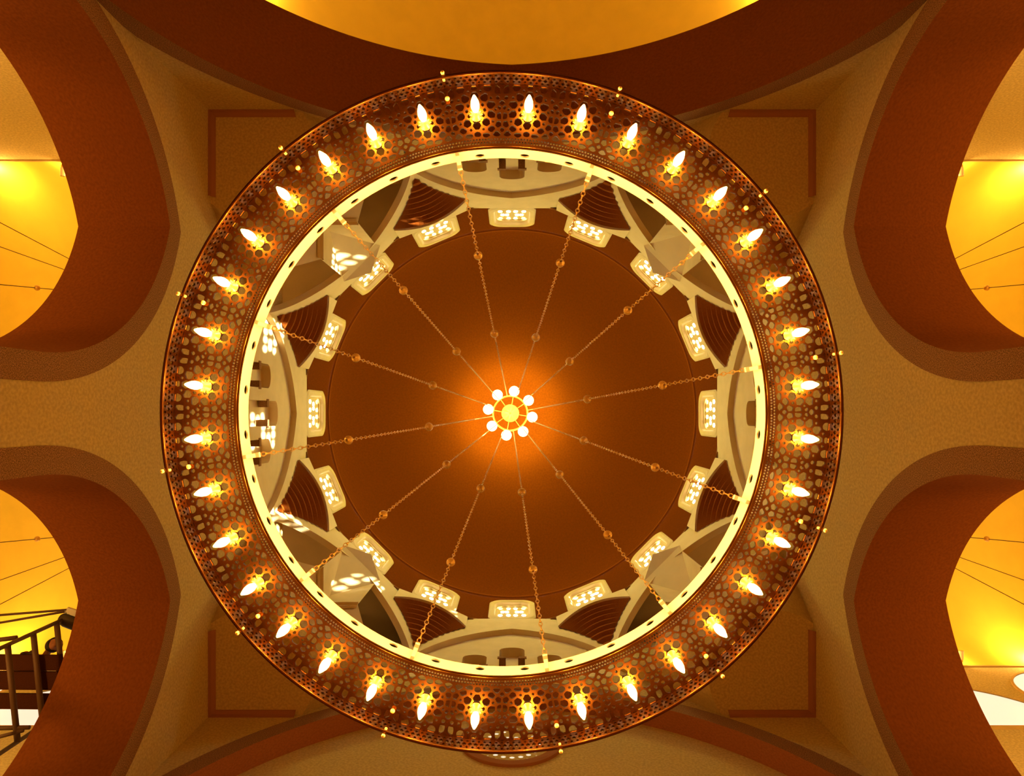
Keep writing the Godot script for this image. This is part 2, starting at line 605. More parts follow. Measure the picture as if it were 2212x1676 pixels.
func spandrels(o: Node3D):
	# between two neighbouring arches: stepped corbel courses rising inward from the octagon's corner
	var n := 9
	var basis_b := Basis(Vector3.UP, PI / 4)
	var left := func(s: float) -> Vector3:
		var u := lerpf(OV, UP1, s)
		return Vector3(u, arch_h(u, E_OUT[0], E_OUT[1], E_OUT[2]), W)
	var right := func(s: float) -> Vector3:
		var u := -lerpf(OV, UP1, s)
		return basis_b * Vector3(u, arch_h(u, E_OUT[0], E_OUT[1], E_OUT[2]), W)
	var vertex: Vector3 = left.call(0.0)
	var dir := Vector3(sin(PI / 8), 0, cos(PI / 8))
	var curve := func(s: float) -> Array:
		var l: Vector3 = left.call(s)
		var r: Vector3 = right.call(s)
		var mid := (l + r) * 0.5
		var hm := lerpf(vertex.y, 19.33, pow(s, 0.85))
		var m := Vector3(mid.x, hm, mid.z) - dir * 0.02 * s
		var c := m * 2.0 - mid
		var pts := []
		for i in 17:
			var t := i / 16.0
			pts.append(l * (1 - t) * (1 - t) + c * 2 * t * (1 - t) + r * t * t)
		return pts
	var meshes := []
	for k in n:
		var a: Array = curve.call(float(k) / n)
		var b: Array = curve.call(float(k + 1) / n)
		var st := ms()
		for i in 16:
			# riser leans out below, then a narrow soffit steps inward
			var a0: Vector3 = a[i]
			var a1: Vector3 = a[i + 1]
			var b0: Vector3 = b[i]
			var b1: Vector3 = b[i + 1]
			var c0 := Vector3(lerpf(a0.x, b0.x, 0.85), lerpf(a0.y, b0.y, 0.2), lerpf(a0.z, b0.z, 0.85)) - dir * 0.05
			var c1 := Vector3(lerpf(a1.x, b1.x, 0.85), lerpf(a1.y, b1.y, 0.2), lerpf(a1.z, b1.z, 0.85)) - dir * 0.05
			qd(st, a0, a1, c1, c0)
			qd(st, c0, c1, b1, b0)
		meshes.append(done(st))
	var st := ms()
	var top: Array = curve.call(1.0)
	for i in 16:
		var a0: Vector3 = top[i]
		var a1: Vector3 = top[i + 1]
		qd(st, a0, a1, Vector3(a1.x, H_DRUM + 0.06, a1.z), Vector3(a0.x, H_DRUM + 0.06, a0.z))
		# return of the white band above the corbels
		qd(st, a0, a1, a1 - dir * 0.06, a0 - dir * 0.06)
		qd(st, a0 - dir * 0.06, a1 - dir * 0.06, Vector3(a1.x, H_DRUM + 0.06, a1.z) - dir * 0.06, Vector3(a0.x, H_DRUM + 0.06, a0.z) - dir * 0.06)
	var head := done(st)
	for k in 8:
		var g := Node3D.new()
		g.name = "spandrel"
		g.rotation.y = k * PI / 4
		o.add_child(g, true)
		for i in n:
			put("corbel_course", meshes[i], M.corbel, g)
		put("spandrel_head", head, M.white, g)

# window opening outline in the drum wall: w half width, y0..y1, corner radius r at the top
func win_sdf(u: float, h: float, hw: float, y0: float, y1: float, r: float) -> float:
	var q := Vector2(absf(u) - (hw - r), absf(h - (y0 + y1) * 0.5) - ((y1 - y0) * 0.5 - r))
	return Vector2(maxf(q.x, 0), maxf(q.y, 0)).length() + minf(maxf(q.x, q.y), 0) - r

const RD := 5.85
func drum(o: Node3D):
	var st := ms()
	var half := TAU / 32
	plate(st, 56, 44, Rect2(-half, H_DRUM - 0.02, half * 2, 2.62), func(u, h): return win_sdf(u * RD, h, 0.56, 19.6, 21.3, 0.28),
		func(u, h, _d): return Vector3(sin(u) * RD, h, cos(u) * RD), 0.0)
	var panel := done(st)
	for k in 16:
		put("drum_panel", panel, M.dome, o, Transform3D(Basis(Vector3.UP, k * TAU / 16), Vector3.ZERO))
	# ledge that closes octagon to drum
	st = ms()
	lathe(st, [Vector2(5.6, H_DRUM + 0.02), Vector2(5.6, H_DRUM + 0.06), Vector2(6.4, H_DRUM + 0.06)], 64)
	# (the octagon faces reach just past it, so only its outer part matters)
	st = ms()
	lathe(st, [Vector2(RD - 0.02, H_DRUM + 0.05), Vector2(6.6, H_DRUM + 0.05)], 64)
	part("drum_ledge", st, "white", o)
	# cornice line and the dome cap
	st = ms()
	lathe(st, [Vector2(RD, 21.95), Vector2(RD - 0.05, 21.98), Vector2(RD - 0.06, 22.03), Vector2(RD - 0.02, 22.06)], 128)
	part("dome_cornice", st, "corbel", o)
	st = smooth()
	var pr := []
	for k in 25:
		var t := PI / 2 * k / 24.0
		pr.append(Vector2(maxf((RD - 0.02) * cos(t), 0.0), 22.0 + 2.75 * sin(t)))
	lathe(st, pr, 96)
	part("dome_cap", st, "dome", o)

func windows():
	var st := ms()
	# white trim round the opening, swept along its outline
	var ring := func(hw: float, y0: float, y1: float, r: float) -> Array:
		var p := []
		for c in [[1, 1], [-1, 1], [-1, -1], [1, -1]]:
			for i in 9:
				var a: float = {[1, 1]: 0.0, [-1, 1]: PI / 2, [-1, -1]: PI, [1, -1]: 1.5 * PI}[c] + PI / 2 * i / 8.0
				p.append(Vector2(c[0] * (hw - r) + r * cos(a), (y0 + y1) / 2 + c[1] * ((y1 - y0) / 2 - r) + r * sin(a)))
		p.append(p[0])
		return p
	var cyl := func(p: Vector2, rad: float) -> Vector3: return Vector3(p.x, p.y, rad)
	var prof := [[0.68, 19.42, 21.42, 0.32, RD + 0.03], [0.68, 19.42, 21.42, 0.32, RD - 0.08], [0.63, 19.5, 21.37, 0.32, RD - 0.11], [0.54, 19.62, 21.27, 0.3, RD - 0.11], [0.51, 19.66, 21.23, 0.28, RD - 0.08], [0.49, 19.69, 21.2, 0.28, RD + 0.0], [0.455, 19.74, 21.16, 0.26, RD + 0.01], [0.45, 19.76, 21.15, 0.26, RD + 0.12]]
	var rings := []
	for p in prof: rings.append(ring.call(p[0], p[1], p[2], p[3]))
	for k in prof.size() - 1:
		for i in rings[k].size() - 1:
			qd(st, cyl.call(rings[k][i], prof[k][4]), cyl.call(rings[k][i + 1], prof[k][4]), cyl.call(rings[k + 1][i + 1], prof[k + 1][4]), cyl.call(rings[k + 1][i], prof[k + 1][4]))
	var frame := done(st)
	st = ms()
	var holes := []
	for s in [-1, 1]:
		for r in 3:
			var h: float = [21.0, 20.66, 20.32][r]
			holes.append(Vector2(s * (0.28 if r == 1 else 0.345), h))
			holes.append(Vector2(s * (0.15 if r == 1 else 0.105), h))
	plate(st, 44, 72, Rect2(-0.48, 19.7, 0.96, 1.5), func(u, h):
		var d := 1.0
		for q in holes: d = minf(d, Vector2((u - q.x) / 0.068, (h - q.y) / 0.14).length() - 1.0)
		return d * 0.1, func(u, h, d): return Vector3(u, h, RD + 0.05 + d), 0.03)
	var screen := done(st)
	st = ms()
	qd(st, Vector3(-0.47, 19.7, RD + 0.11), Vector3(0.47, 19.7, RD + 0.11), Vector3(0.47, 21.18, RD + 0.11), Vector3(-0.47, 21.18, RD + 0.11))
	var pane := done(st)
	var where := ["at the top of the drum", "one right of the top of the drum", "at the upper right diagonal", "one above the right end", "at the right end of the drum", "one below the right end", "at the lower right diagonal", "one right of the bottom",
		"at the bottom of the drum", "one left of the bottom", "at the lower left diagonal", "one below the left end", "at the left end of the drum", "one above the left end", "at the upper left diagonal", "one left of the top of the drum"]
	for k in 16:
		var o := struct("window_%d" % (k + 1), "small white framed dome window with twelve bright pierced holes, %s" % where[k], "window", k * TAU / 16)
		o.set_meta("group", "sixteen windows round the foot of the dome")
		put("window_frame", frame, M.white, o)
		put("pierced_screen", screen, M.white, o)
		put("pane", pane, M.glass, o)

# ---------------------------------------------------------------- side bays
func wall_lamp(pos: Vector3, out: Vector3, label: String, e: float, group := "small wall lamps on the cornices"):
	var o := thing("wall_lamp", pos)
	tag(o, label, "wall lamp", group)
	var st := ms()
	tube(st, -out * 0.02, -out * -0.06, 0.035, 0.035, 10)
	part("bracket", st, "brass", o)
	st = ms()
	tube(st, out * 0.05, out * 0.26, 0.05, 0.055, 14)
	part("body", st, "gilt", o)
	st = ms()
	lathe(st, [Vector2(0, 0.0), Vector2(0.045, 0.005), Vector2(0.045, 0.03), Vector2(0, 0.045)], 14, out * 0.16 + Vector3.UP * 0.045)
	part("lens", st, "lens", o)
	if e > 0:
		omni("glow", out * 0.16 + Vector3.UP * 0.14, warm(), e, 0.05, o)

func aisles():
	var nm := {[-1, 1]: ["northwest", "upper left"], [1, 1]: ["northeast", "upper right"], [-1, -1]: ["southwest", "lower left"], [1, -1]: ["southeast", "lower right"]}
	for sx in [-1, 1]:
		for sz in [1, -1]:
			var n: Array = nm[[sx, sz]]
			var v := func(x: float, h: float, z: float) -> Vector3: return Vector3(sx * x, h, sz * z)
			var o := struct("wall_" + n[0], "pale plaster wall of the side bay seen through the %s arch" % n[1], "wall")
			var st := ms()
			var zw := 6.2
			var x0 := W + T - 0.02
			qd(st, v.call(x0, -EYE, zw), v.call(16, -EYE, zw), v.call(16, 17.05, zw), v.call(x0, 17.05, zw))
			part("wall_face", st, "pale", o)
			st = ms()
			qd(st, v.call(x0, -EYE, 0.2), v.call(16, -EYE, 0.2), v.call(16, 17.05, 0.2), v.call(x0, 17.05, 0.2))
			part("bay_divider", st, "pale", o)
			st = ms()
			qd(st, v.call(16, -EYE, 0.0), v.call(16, 19.4, 0.0), v.call(16, 19.4, zw), v.call(16, -EYE, zw))
			part("end_wall", st, "pale", o)
			st = ms()
			qd(st, v.call(x0, 16.95, zw), v.call(16, 16.95, zw), v.call(16, 16.98, zw - 0.03), v.call(x0, 16.98, zw - 0.03))
			qd(st, v.call(x0, 16.98, zw - 0.03), v.call(16, 16.98, zw - 0.03), v.call(16, 17.03, zw - 0.03), v.call(x0, 17.03, zw - 0.03))
			qd(st, v.call(x0, 17.03, zw - 0.03), v.call(16, 17.03, zw - 0.03), v.call(16, 17.04, zw), v.call(x0, 17.04, zw))
			part("cornice", st, "white", o)
			var c := struct("ceiling_" + n[0], "smooth yellow vault over the side bay beyond the %s arch" % n[1], "ceiling")
			st = smooth()
			for i in 32:
				var t0 := PI * i / 32
				var t1 := PI * (i + 1) / 32
				for j in 6:
					var xa := lerpf(x0, 16.02, j / 6.0)
					var xb := lerpf(x0, 16.02, (j + 1) / 6.0)
					qd(st, v.call(xa, 17.03 + 2.25 * sin(t0), 3.2 + 3.0 * cos(t0)), v.call(xb, 17.03 + 2.25 * sin(t0), 3.2 + 3.0 * cos(t0)), v.call(xb, 17.03 + 2.25 * sin(t1), 3.2 + 3.0 * cos(t1)), v.call(xa, 17.03 + 2.25 * sin(t1), 3.2 + 3.0 * cos(t1)))
			part("vault", st, "ochre", c)
			var k := 0
			for x in [11.08, 13.0, 9.3]:
				var lab := "small cylinder wall lamp on the %s bay's cornice, %s" % [n[1], ["nearest the arch edge", "farther out", "hidden behind the arch"][k]]
				wall_lamp(Vector3(sx * x, 17.12 + EYE, sz * (zw - 0.09)), Vector3(0, 0, -sz), lab, [0.6, 6.0, 5.0][k])
				k += 1
	# glowing half rounds added for white patches low on the two lower side bays
	for sx in [-1, 1]:
		var k := 18 if sx < 0 else 19
		var o := struct("window_%d" % k, "glowing white half round panels on the pale wall of the lower %s side bay" % ("left" if sx < 0 else "right"), "window")
		var zz := -6.2
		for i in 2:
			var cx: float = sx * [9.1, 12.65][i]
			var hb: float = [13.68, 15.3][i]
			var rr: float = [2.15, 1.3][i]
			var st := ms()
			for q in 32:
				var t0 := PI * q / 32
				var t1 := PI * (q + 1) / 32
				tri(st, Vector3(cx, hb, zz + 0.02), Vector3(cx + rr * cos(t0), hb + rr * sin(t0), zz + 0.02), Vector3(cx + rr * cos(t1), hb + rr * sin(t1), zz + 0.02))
			part("pane", st, "white_glow", o)  # the glow is its own; no daylight reaches this wall
			st = ms()
			for q in 32:
				var t0 := PI * q / 32
				var t1 := PI * (q + 1) / 32
				var d0 := Vector3(cos(t0), sin(t0), 0)
				var d1 := Vector3(cos(t1), sin(t1), 0)
				var c := Vector3(cx, hb, zz)
				qd(st, c + d0 * (rr + 0.05), c + d1 * (rr + 0.05), c + d1 * (rr + 0.05) + Vector3(0, 0, 0.04), c + d0 * (rr + 0.05) + Vector3(0, 0, 0.04))
				qd(st, c + d0 * (rr + 0.05) + Vector3(0, 0, 0.04), c + d1 * (rr + 0.05) + Vector3(0, 0, 0.04), c + d1 * rr + Vector3(0, 0, 0.04), c + d0 * rr + Vector3(0, 0, 0.04))
			box(st, Vector3(cx, hb - 0.03, zz + 0.03), Vector3(rr * 2 + 0.1, 0.06, 0.06))
			part("window_frame", st, "white", o)

func north_bay():
	var o := struct("wall_far", "side walls of the deep bay beyond the wide top arch", "wall")
	var z0 := W + T - 0.02
	for s in [-1, 1]:
		var st := ms()
		qd(st, Vector3(s * 5.8, -EYE, z0), Vector3(s * 5.8, -EYE, 18), Vector3(s * 5.8, 14.05, 18), Vector3(s * 5.8, 14.05, z0))
		part("side_wall", st, "white", o)
	var st2 := ms()
	qd(st2, Vector3(-5.8, -EYE, 18), Vector3(5.8, -EYE, 18), Vector3(5.8, 19.4, 18), Vector3(-5.8, 19.4, 18))
	part("end_wall", st2, "white", o)
	var c := struct("ceiling_north", "smooth yellow vault beyond the wide arch at the top, bright at its sides", "ceiling")
	st2 = smooth()
	for i in 40:
		var t0 := PI * i / 40
		var t1 := PI * (i + 1) / 40
		for j in 6:
			var za := lerpf(z0, 18.02, j / 6.0)
			var zb := lerpf(z0, 18.02, (j + 1) / 6.0)
			qd(st2, Vector3(5.8 * cos(t0), 14 + 5.2 * sin(t0), za), Vector3(5.8 * cos(t0), 14 + 5.2 * sin(t0), zb), Vector3(5.8 * cos(t1), 14 + 5.2 * sin(t1), zb), Vector3(5.8 * cos(t1), 14 + 5.2 * sin(t1), za))
	part("vault", st2, "ochre", c)
	for s in [-1, 1]:
		for z in [9.7, 12.2]:
			wall_lamp(Vector3(s * 5.5, 15.0 + EYE, z), Vector3(-s, 0, 0), "wall lamp on the %s side of the far bay, %s" % ["left" if s < 0 else "right", "nearer the arch" if z < 10 else "farther in"], 4.0, "uplights of the far bay")

# ---------------------------------------------------------------- the ring chandelier
func ring_chandelier():
	var o := thing("ring_chandelier", Vector3(-0.06, EYE, 0.008))
	tag(o, "huge pierced copper ring chandelier with candle bulbs hung on twelve chains under the dome", "chandelier")
	var s := H_RING / F      # metres per pixel at the ring
	# holes of a ten degree sector, in pixels: radial p (outward), tangential t, half sizes
	var holes := []
	for k in 10:
		var a := TAU * k / 10
		holes.append([33.0 * cos(a), 35.0 * sin(a), 8.8, 8.0])
		a = TAU * (k + 0.5) / 10
		holes.append([43.5 * cos(a), 43.5 * sin(a), 2.3, 2.3])
		holes.append([19.5 * cos(a), 19.5 * sin(a), 3.2, 2.6])
	for sg in [-1, 1]:
		holes.append([48.5, sg * 29.0, 7.0, 7.2])
		holes.append([42.0, sg * 51.0, 10.5, 4.6])
		holes.append([25.5, sg * 50.0, 3.2, 3.2])
		holes.append([4.0, sg * 51.5, 3.2, 3.4])
		holes.append([-14.0, sg * 50.0, 6.4, 4.3])
		holes.append([-41.5, sg * 30.5, 5.2, 6.6])
		holes.append([-32.0, sg * 46.5, 5.6, 5.8])
		holes.append([-55.0, sg * 18.0, 3.8, 9.0])
		holes.append([-53.0, sg * 41.0, 5.0, 6.5])
		holes.append([56.0, sg * 13.0, 1.6, 8.0])
		# shared with the neighbouring sector
		holes.append([14.0, sg * 58.4, 4.5, 5.0])
		holes.append([-44.0, sg * 53.2, 3.6, 3.4])
		holes.append([56.0, sg * 62.0, 1.6, 6.0])
	holes.append([50.0, 0.0, 4.4, 6.6])
	holes.append([-52.0, 0.0, 4.5, 6.0])
	for k in 17:
		holes.append([-71.0, (k - 8) * 6.4 * 0.98, 2.2, 2.2])
		if k < 16: holes.append([-65.0, (k - 7.5) * 6.4, 2.1, 2.1])
	var half := TAU / 72
	# seeds of the net: the holes of this sector and of both neighbours, plus a solid core under each lamp
	var seeds := []
	for e in [-1, 0, 1]:
		for q in holes:
			if e != 0 and absf(q[1]) > 56.0: continue
			seeds.append([Vector2(q[0], q[1] + e * 2.0 * half * (654.0 + q[0])), q[2], q[3]])
		seeds.append([Vector2(0, e * 2.0 * half * 654.0), 0.0, 0.0])
	var f := func(a: float, r: float) -> float:
		var p := Vector2(r / s - 654.0, a * r / s)
		var best := 1e9
		var at_ := -1
		for i in seeds.size():
			var g: float = p.distance_squared_to(seeds[i][0]) - seeds[i][1] * seeds[i][2]
			if g < best:
				best = g
				at_ = i
		var q: Array = seeds[at_]
		if q[1] == 0.0: return 3.0
		var rim: float = (Vector2((p.x - q[0].x) / q[1], (p.y - q[0].y) / q[2]).length() - 1.3) * minf(q[1], q[2])
		var edge := 1e9
		for i in seeds.size():
			if i == at_: continue
			var o2: Array = seeds[i]
			var d: float = q[0].distance_to(o2[0])
			if d < 40.0 and d > 0.5:
				var e2: float = (p.distance_squared_to(o2[0]) - o2[1] * o2[2] - best) / (2.0 * d)
				edge = minf(edge, e2)
		var bar := 1.9 if p.x > -60.0 else 1.1
		# rounded corners: blend the two distances
		return maxf(maxf(rim, bar - edge), maxf(p.x - 58.5, -76.5 - p.x) + 1.0)
	var st := ms()
	plate(st, 96, 116, Rect2(-half, R_IN, half * 2, R_OUT - R_IN), f, func(a, r, d): return Vector3(sin(a) * r, H_RING + d, cos(a) * r), 0.014)
	var sheet := done(st)
	# outer band, hanging below the sheet, with three rows of small diamonds
	st = ms()
	plate(st, 96, 34, Rect2(-half, H_RING - 0.135, half * 2, 0.15), func(a, h):
		var d := 1.0
		for r in 3:
			var y := H_RING - 0.105 + r * 0.038
			var u: float = a / half * 5.0 + (0.5 if r == 1 else 0.0)
			u = (u - roundf(u)) * half / 5.0 * R_OUT
			d = minf(d, absf(u) / (0.0145 if r == 1 else 0.0105) + absf(h - y) / (0.021 if r == 1 else 0.014) - 1.0)
		return d * 0.01, func(a, h, d): return Vector3(sin(a) * (R_OUT + d), h, cos(a) * (R_OUT + d)), 0.012)
	var outer := done(st)
	# inner band, rising above the sheet, one round hole by each lamp
	st = ms()
	plate(st, 40, 30, Rect2(-half, H_RING - 0.005, half * 2, 0.158), func(a, h): return Vector2(a * R_IN, h - (H_RING + 0.1)).length() - 0.03, func(a, h, d): return Vector3(sin(a) * (R_IN - d), h, cos(a) * (R_IN - d)), 0.008)
	var inner := done(st)
	# rims
	st = smooth()
	for rr in [[R_OUT + 0.006, H_RING - 0.135, 0.011], [R_OUT + 0.004, H_RING + 0.015, 0.01], [R_IN, H_RING - 0.004, 0.009], [R_IN, H_RING + 0.153, 0.008]]:
		var pr := []
		for k in 9: pr.append(Vector2(rr[0] + rr[2] * cos(TAU * k / 8), rr[1] + rr[2] * sin(TAU * k / 8)))
		lathe(st, pr, 180)
	part("rim", st, "copper", o)
	var bulb_st := smooth()
	lathe(bulb_st, [Vector2(0.0, 0.0), Vector2(0.014, 0.0), Vector2(0.017, 0.012), Vector2(0.0245, 0.03), Vector2(0.0265, 0.05), Vector2(0.023, 0.075), Vector2(0.014, 0.1), Vector2(0.006, 0.117), Vector2(0.0, 0.122)], 14)
	var bulb := done(bulb_st)
	st = smooth()
	lathe(st, [Vector2(0.0, 0.008), Vector2(0.02, 0.008), Vector2(0.021, 0.0), Vector2(0.019, -0.03), Vector2(0.026, -0.036), Vector2(0.028, -0.044)], 14)
	var socket := done(st)
	st = ms()
	# ten pointed star plate that carries the socket
	for k in 20:
		var a0 := TAU * k / 20
		var a1 := TAU * (k + 1) / 20
		var r0 := 0.042 if k % 2 == 0 else 0.026
		var r1 := 0.026 if k % 2 == 0 else 0.042
		tri(st, Vector3(0, -0.012, 0), Vector3(r0 * cos(a0), -0.003, r0 * sin(a0)), Vector3(r1 * cos(a1), -0.003, r1 * sin(a1)))
	var star := done(st)
	st = smooth()
	tube(st, Vector3(0, H_RING + 0.1, R_IN + 0.004), Vector3(0, H_RING + 0.1, R_IN + 0.05), 0.034, 0.03, 14, false)
	tube(st, Vector3(0, H_RING + 0.1, R_IN + 0.049), Vector3(0, H_RING + 0.1, R_IN + 0.05), 0.03, 0.001, 14, false)
	var hole_shade := done(st)  # dark cups added behind the band holes so they look shaded
	for k in 36:
		var az := deg_to_rad(5.0 + 10.0 * k)
		var turn := Transform3D(Basis(Vector3.UP, az), Vector3.ZERO)
		put("lattice_panel", sheet, M.copper, o, turn)
		put("outer_band", outer, M.copper, o, turn)
		put("inner_band", inner, M.gilt, o, turn)
		var rd := Vector3(sin(az), 0, cos(az))
		var base := rd * 1.803 + Vector3.UP * (H_RING - 0.04)
		var ax := (rd * 0.058 - Vector3.UP * 0.11).normalized()
		var fb := frame_of(ax)
		put("hole_shade", hole_shade, M.dark_metal, o, turn)
		put("star_plate", star, M.brass, o, Transform3D(Basis(Vector3.UP, az), rd * 1.8 + Vector3.UP * (H_RING - 0.003)))
		put("bulb_socket", socket, M.brass, o, Transform3D(fb, base))
		put("bulb", bulb, M.bulb, o, Transform3D(fb, base))
		omni("bulb_light", base + ax * 0.06, warm(), 1.6, 0.03, o)
	# chains: link torus strung along a straight line, shared by all twelve
	var p0 := Vector3(0, H_RING + 0.17, R_IN - 0.02)
	var p1 := Vector3(0, 24.3, 0.6)
	var dir := (p1 - p0).normalized()
	var fb2 := frame_of(dir)
	st = ms()
	var length := p0.distance_to(p1)
	var n := int(length / 0.085)
	for i in n:
		var c := p0 + dir * (i + 0.5) * length / n
		var ux := fb2.x if i % 2 == 0 else fb2.z
		var uz := fb2.z if i % 2 == 0 else fb2.x
		var ring: Array[Vector3] = []
		for k in 8:
			var t := TAU * k / 8
			ring.append(c + ux * 0.013 * cos(t) + dir * 0.05 * sin(t))
		for k in 8:
			var a := ring[k]
			var b := ring[(k + 1) % 8]
			var w := 0.0045
			var m0 := (a - c).normalized() * w
			var m1 := (b - c).normalized() * w
			var zz := uz * w
			qd(st, a + m0, b + m1, b + zz, a + zz)
			qd(st, a + zz, b + zz, b - m1, a - m0)
			qd(st, a - m0, b - m1, b - zz, a - zz)
			qd(st, a - zz, b - zz, b + m1, a + m0)
	var chain := done(st)
	st = smooth()
	ball(st, Vector3.ZERO, 0.042, 14)
	lathe(st, [Vector2(0.012, -0.07), Vector2(0.016, -0.045), Vector2(0.03, -0.035)], 10)
	lathe(st, [Vector2(0.03, 0.035), Vector2(0.016, 0.045), Vector2(0.012, 0.07)], 10)
	var bead := done(st)
	st = smooth()
	ball(st, Vector3.ZERO, 0.065, 14)
	var bead_big := done(st)
	st = ms()
	box(st, Vector3(0, H_RING + 0.085, R_IN - 0.018), Vector3(0.024, 0.17, 0.022))
	box(st, Vector3(0, H_RING + 0.165, R_IN - 0.026), Vector3(0.03, 0.03, 0.05))
	var clip := done(st)
	st = smooth()
	ball(st, Vector3(0, H_RING - 0.12, R_OUT + 0.014), 0.017, 10)
	ball(st, Vector3(0, H_RING - 0.16, R_OUT + 0.02), 0.012, 10)
	tube(st, Vector3(0, H_RING - 0.1, R_OUT), Vector3(0, H_RING - 0.12, R_OUT + 0.014), 0.008, 0.008, 8)
	tube(st, Vector3(0, H_RING - 0.12, R_OUT + 0.014), Vector3(0, H_RING - 0.16, R_OUT + 0.02), 0.006, 0.005, 8)
	ball(st, Vector3(0, H_RING - 0.02, R_OUT - 0.07), 0.014, 10)
	var finial := done(st)
	for k in 12:
		var b := Basis(Vector3.UP, deg_to_rad(9.9 + 30.0 * k - 90.0 - 19.8 + 90.0))
		var turn := Transform3D(b, Vector3.ZERO)
		var ch := put("chain", chain, M.brass, o, turn)
		for q in [[0.104, bead], [0.327, bead_big]]:
			put("bead", q[1], M.brass, ch, Transform3D(fb2, p0.lerp(p1, q[0])))
		put("chain_clip", clip, M.gilt, o, turn)
		put("finial", finial, M.brass, o, turn)

func crown_chandelier():
	var o := thing("crown_lamp", Vector3(-0.06, EYE, 0.008))
	tag(o, "cluster of eight glowing globe lamps at the crown where the chains meet", "lamp")
	var h := 24.3
	var st := smooth()
	lathe(st, [Vector2(0, h - 0.16), Vector2(0.05, h - 0.15), Vector2(0.06, h - 0.09), Vector2(0.26, h - 0.05), Vector2(0.31, h), Vector2(0.26, h + 0.06), Vector2(0.05, h + 0.1), Vector2(0.04, h + 0.3), Vector2(0.04, 24.75)], 28)
	part("hub", st, "brass", o)
	st = smooth()
	var pr := []
	for k in 9: pr.append(Vector2(0.6 + 0.03 * cos(TAU * k / 8), h + 0.03 * sin(TAU * k / 8)))
	lathe(st, pr, 64)
	part("hoop", st, "brass", o)
	for k in 8:
		var a := deg_to_rad(10.0 + 45.0 * k)
		var d := Vector3(sin(a), 0, cos(a))
		st = smooth()
		tube(st, d * 0.28 + Vector3.UP * h, d * 0.78 + Vector3.UP * (h + 0.02), 0.016, 0.014, 8)
		part("arm", st, "brass", o)
		st = smooth()
		ball(st, d * 0.78 + Vector3.UP * (h - 0.06), 0.18, 18)
		part("globe_bulb", st, "crown_bulb", o)
		omni("bulb_light", d * 0.78 + Vector3.UP * (h - 0.06), srgb(1.0, 0.9, 0.2), 5.5, 0.16, o)

func aisle_chandeliers():
	for sx in [-1, 1]:
		for sz in [1, -1]:
			var o := thing("hanging_lamp", Vector3(sx * 10.2, EYE, sz * 3.2))
			tag(o, "thin chained hanging lamp under the yellow vault of the %s %s side bay" % ["upper" if sz > 0 else "lower", "left" if sx < 0 else "right"], "hanging lamp", "hanging lamps of the side bays")
			var top := Vector3(0, 19.2, 0)
			var st := smooth()
			lathe(st, [Vector2(0, 19.05), Vector2(0.05, 19.1), Vector2(0.08, 19.27)], 12)
			part("hook", st, "brass", o)
			for a in [-90.0, 30.0, 150.0]:
				var d := Vector3(-sx * cos(deg_to_rad(a)) * -1.0 if false else sx * -1.0 * cos(deg_to_rad(a)), 0, sz * sin(deg_to_rad(a)))
				var foot := Vector3(d.x * 1.2, 9.0, d.z * 1.2)
				st = ms()
				tube(st, top, foot, 0.008, 0.008, 6)
				var c := part("chain", st, "tube_metal", o)
				if a == -90.0:
					st = smooth()
					ball(st, top.lerp(foot, 0.42), 0.06, 12)
					part("bead", st, "brass", c)
			st = smooth()
			var pr := []
			for k in 9: pr.append(Vector2(1.2 + 0.03 * cos(TAU * k / 8), 9.0 + 0.03 * sin(TAU * k / 8)))
			lathe(st, pr, 48)
			part("hoop", st, "brass", o)
			for k in 6:
				var a := TAU * k / 6
				st = smooth()
				ball(st, Vector3(1.2 * sin(a), 8.92, 1.2 * cos(a)), 0.05, 12, 1.3)
				part("bulb", st, "bulb", o)
			omni("lamp_light", Vector3(0, 8.7, 0), warm(), 15.0, 0.2, o)

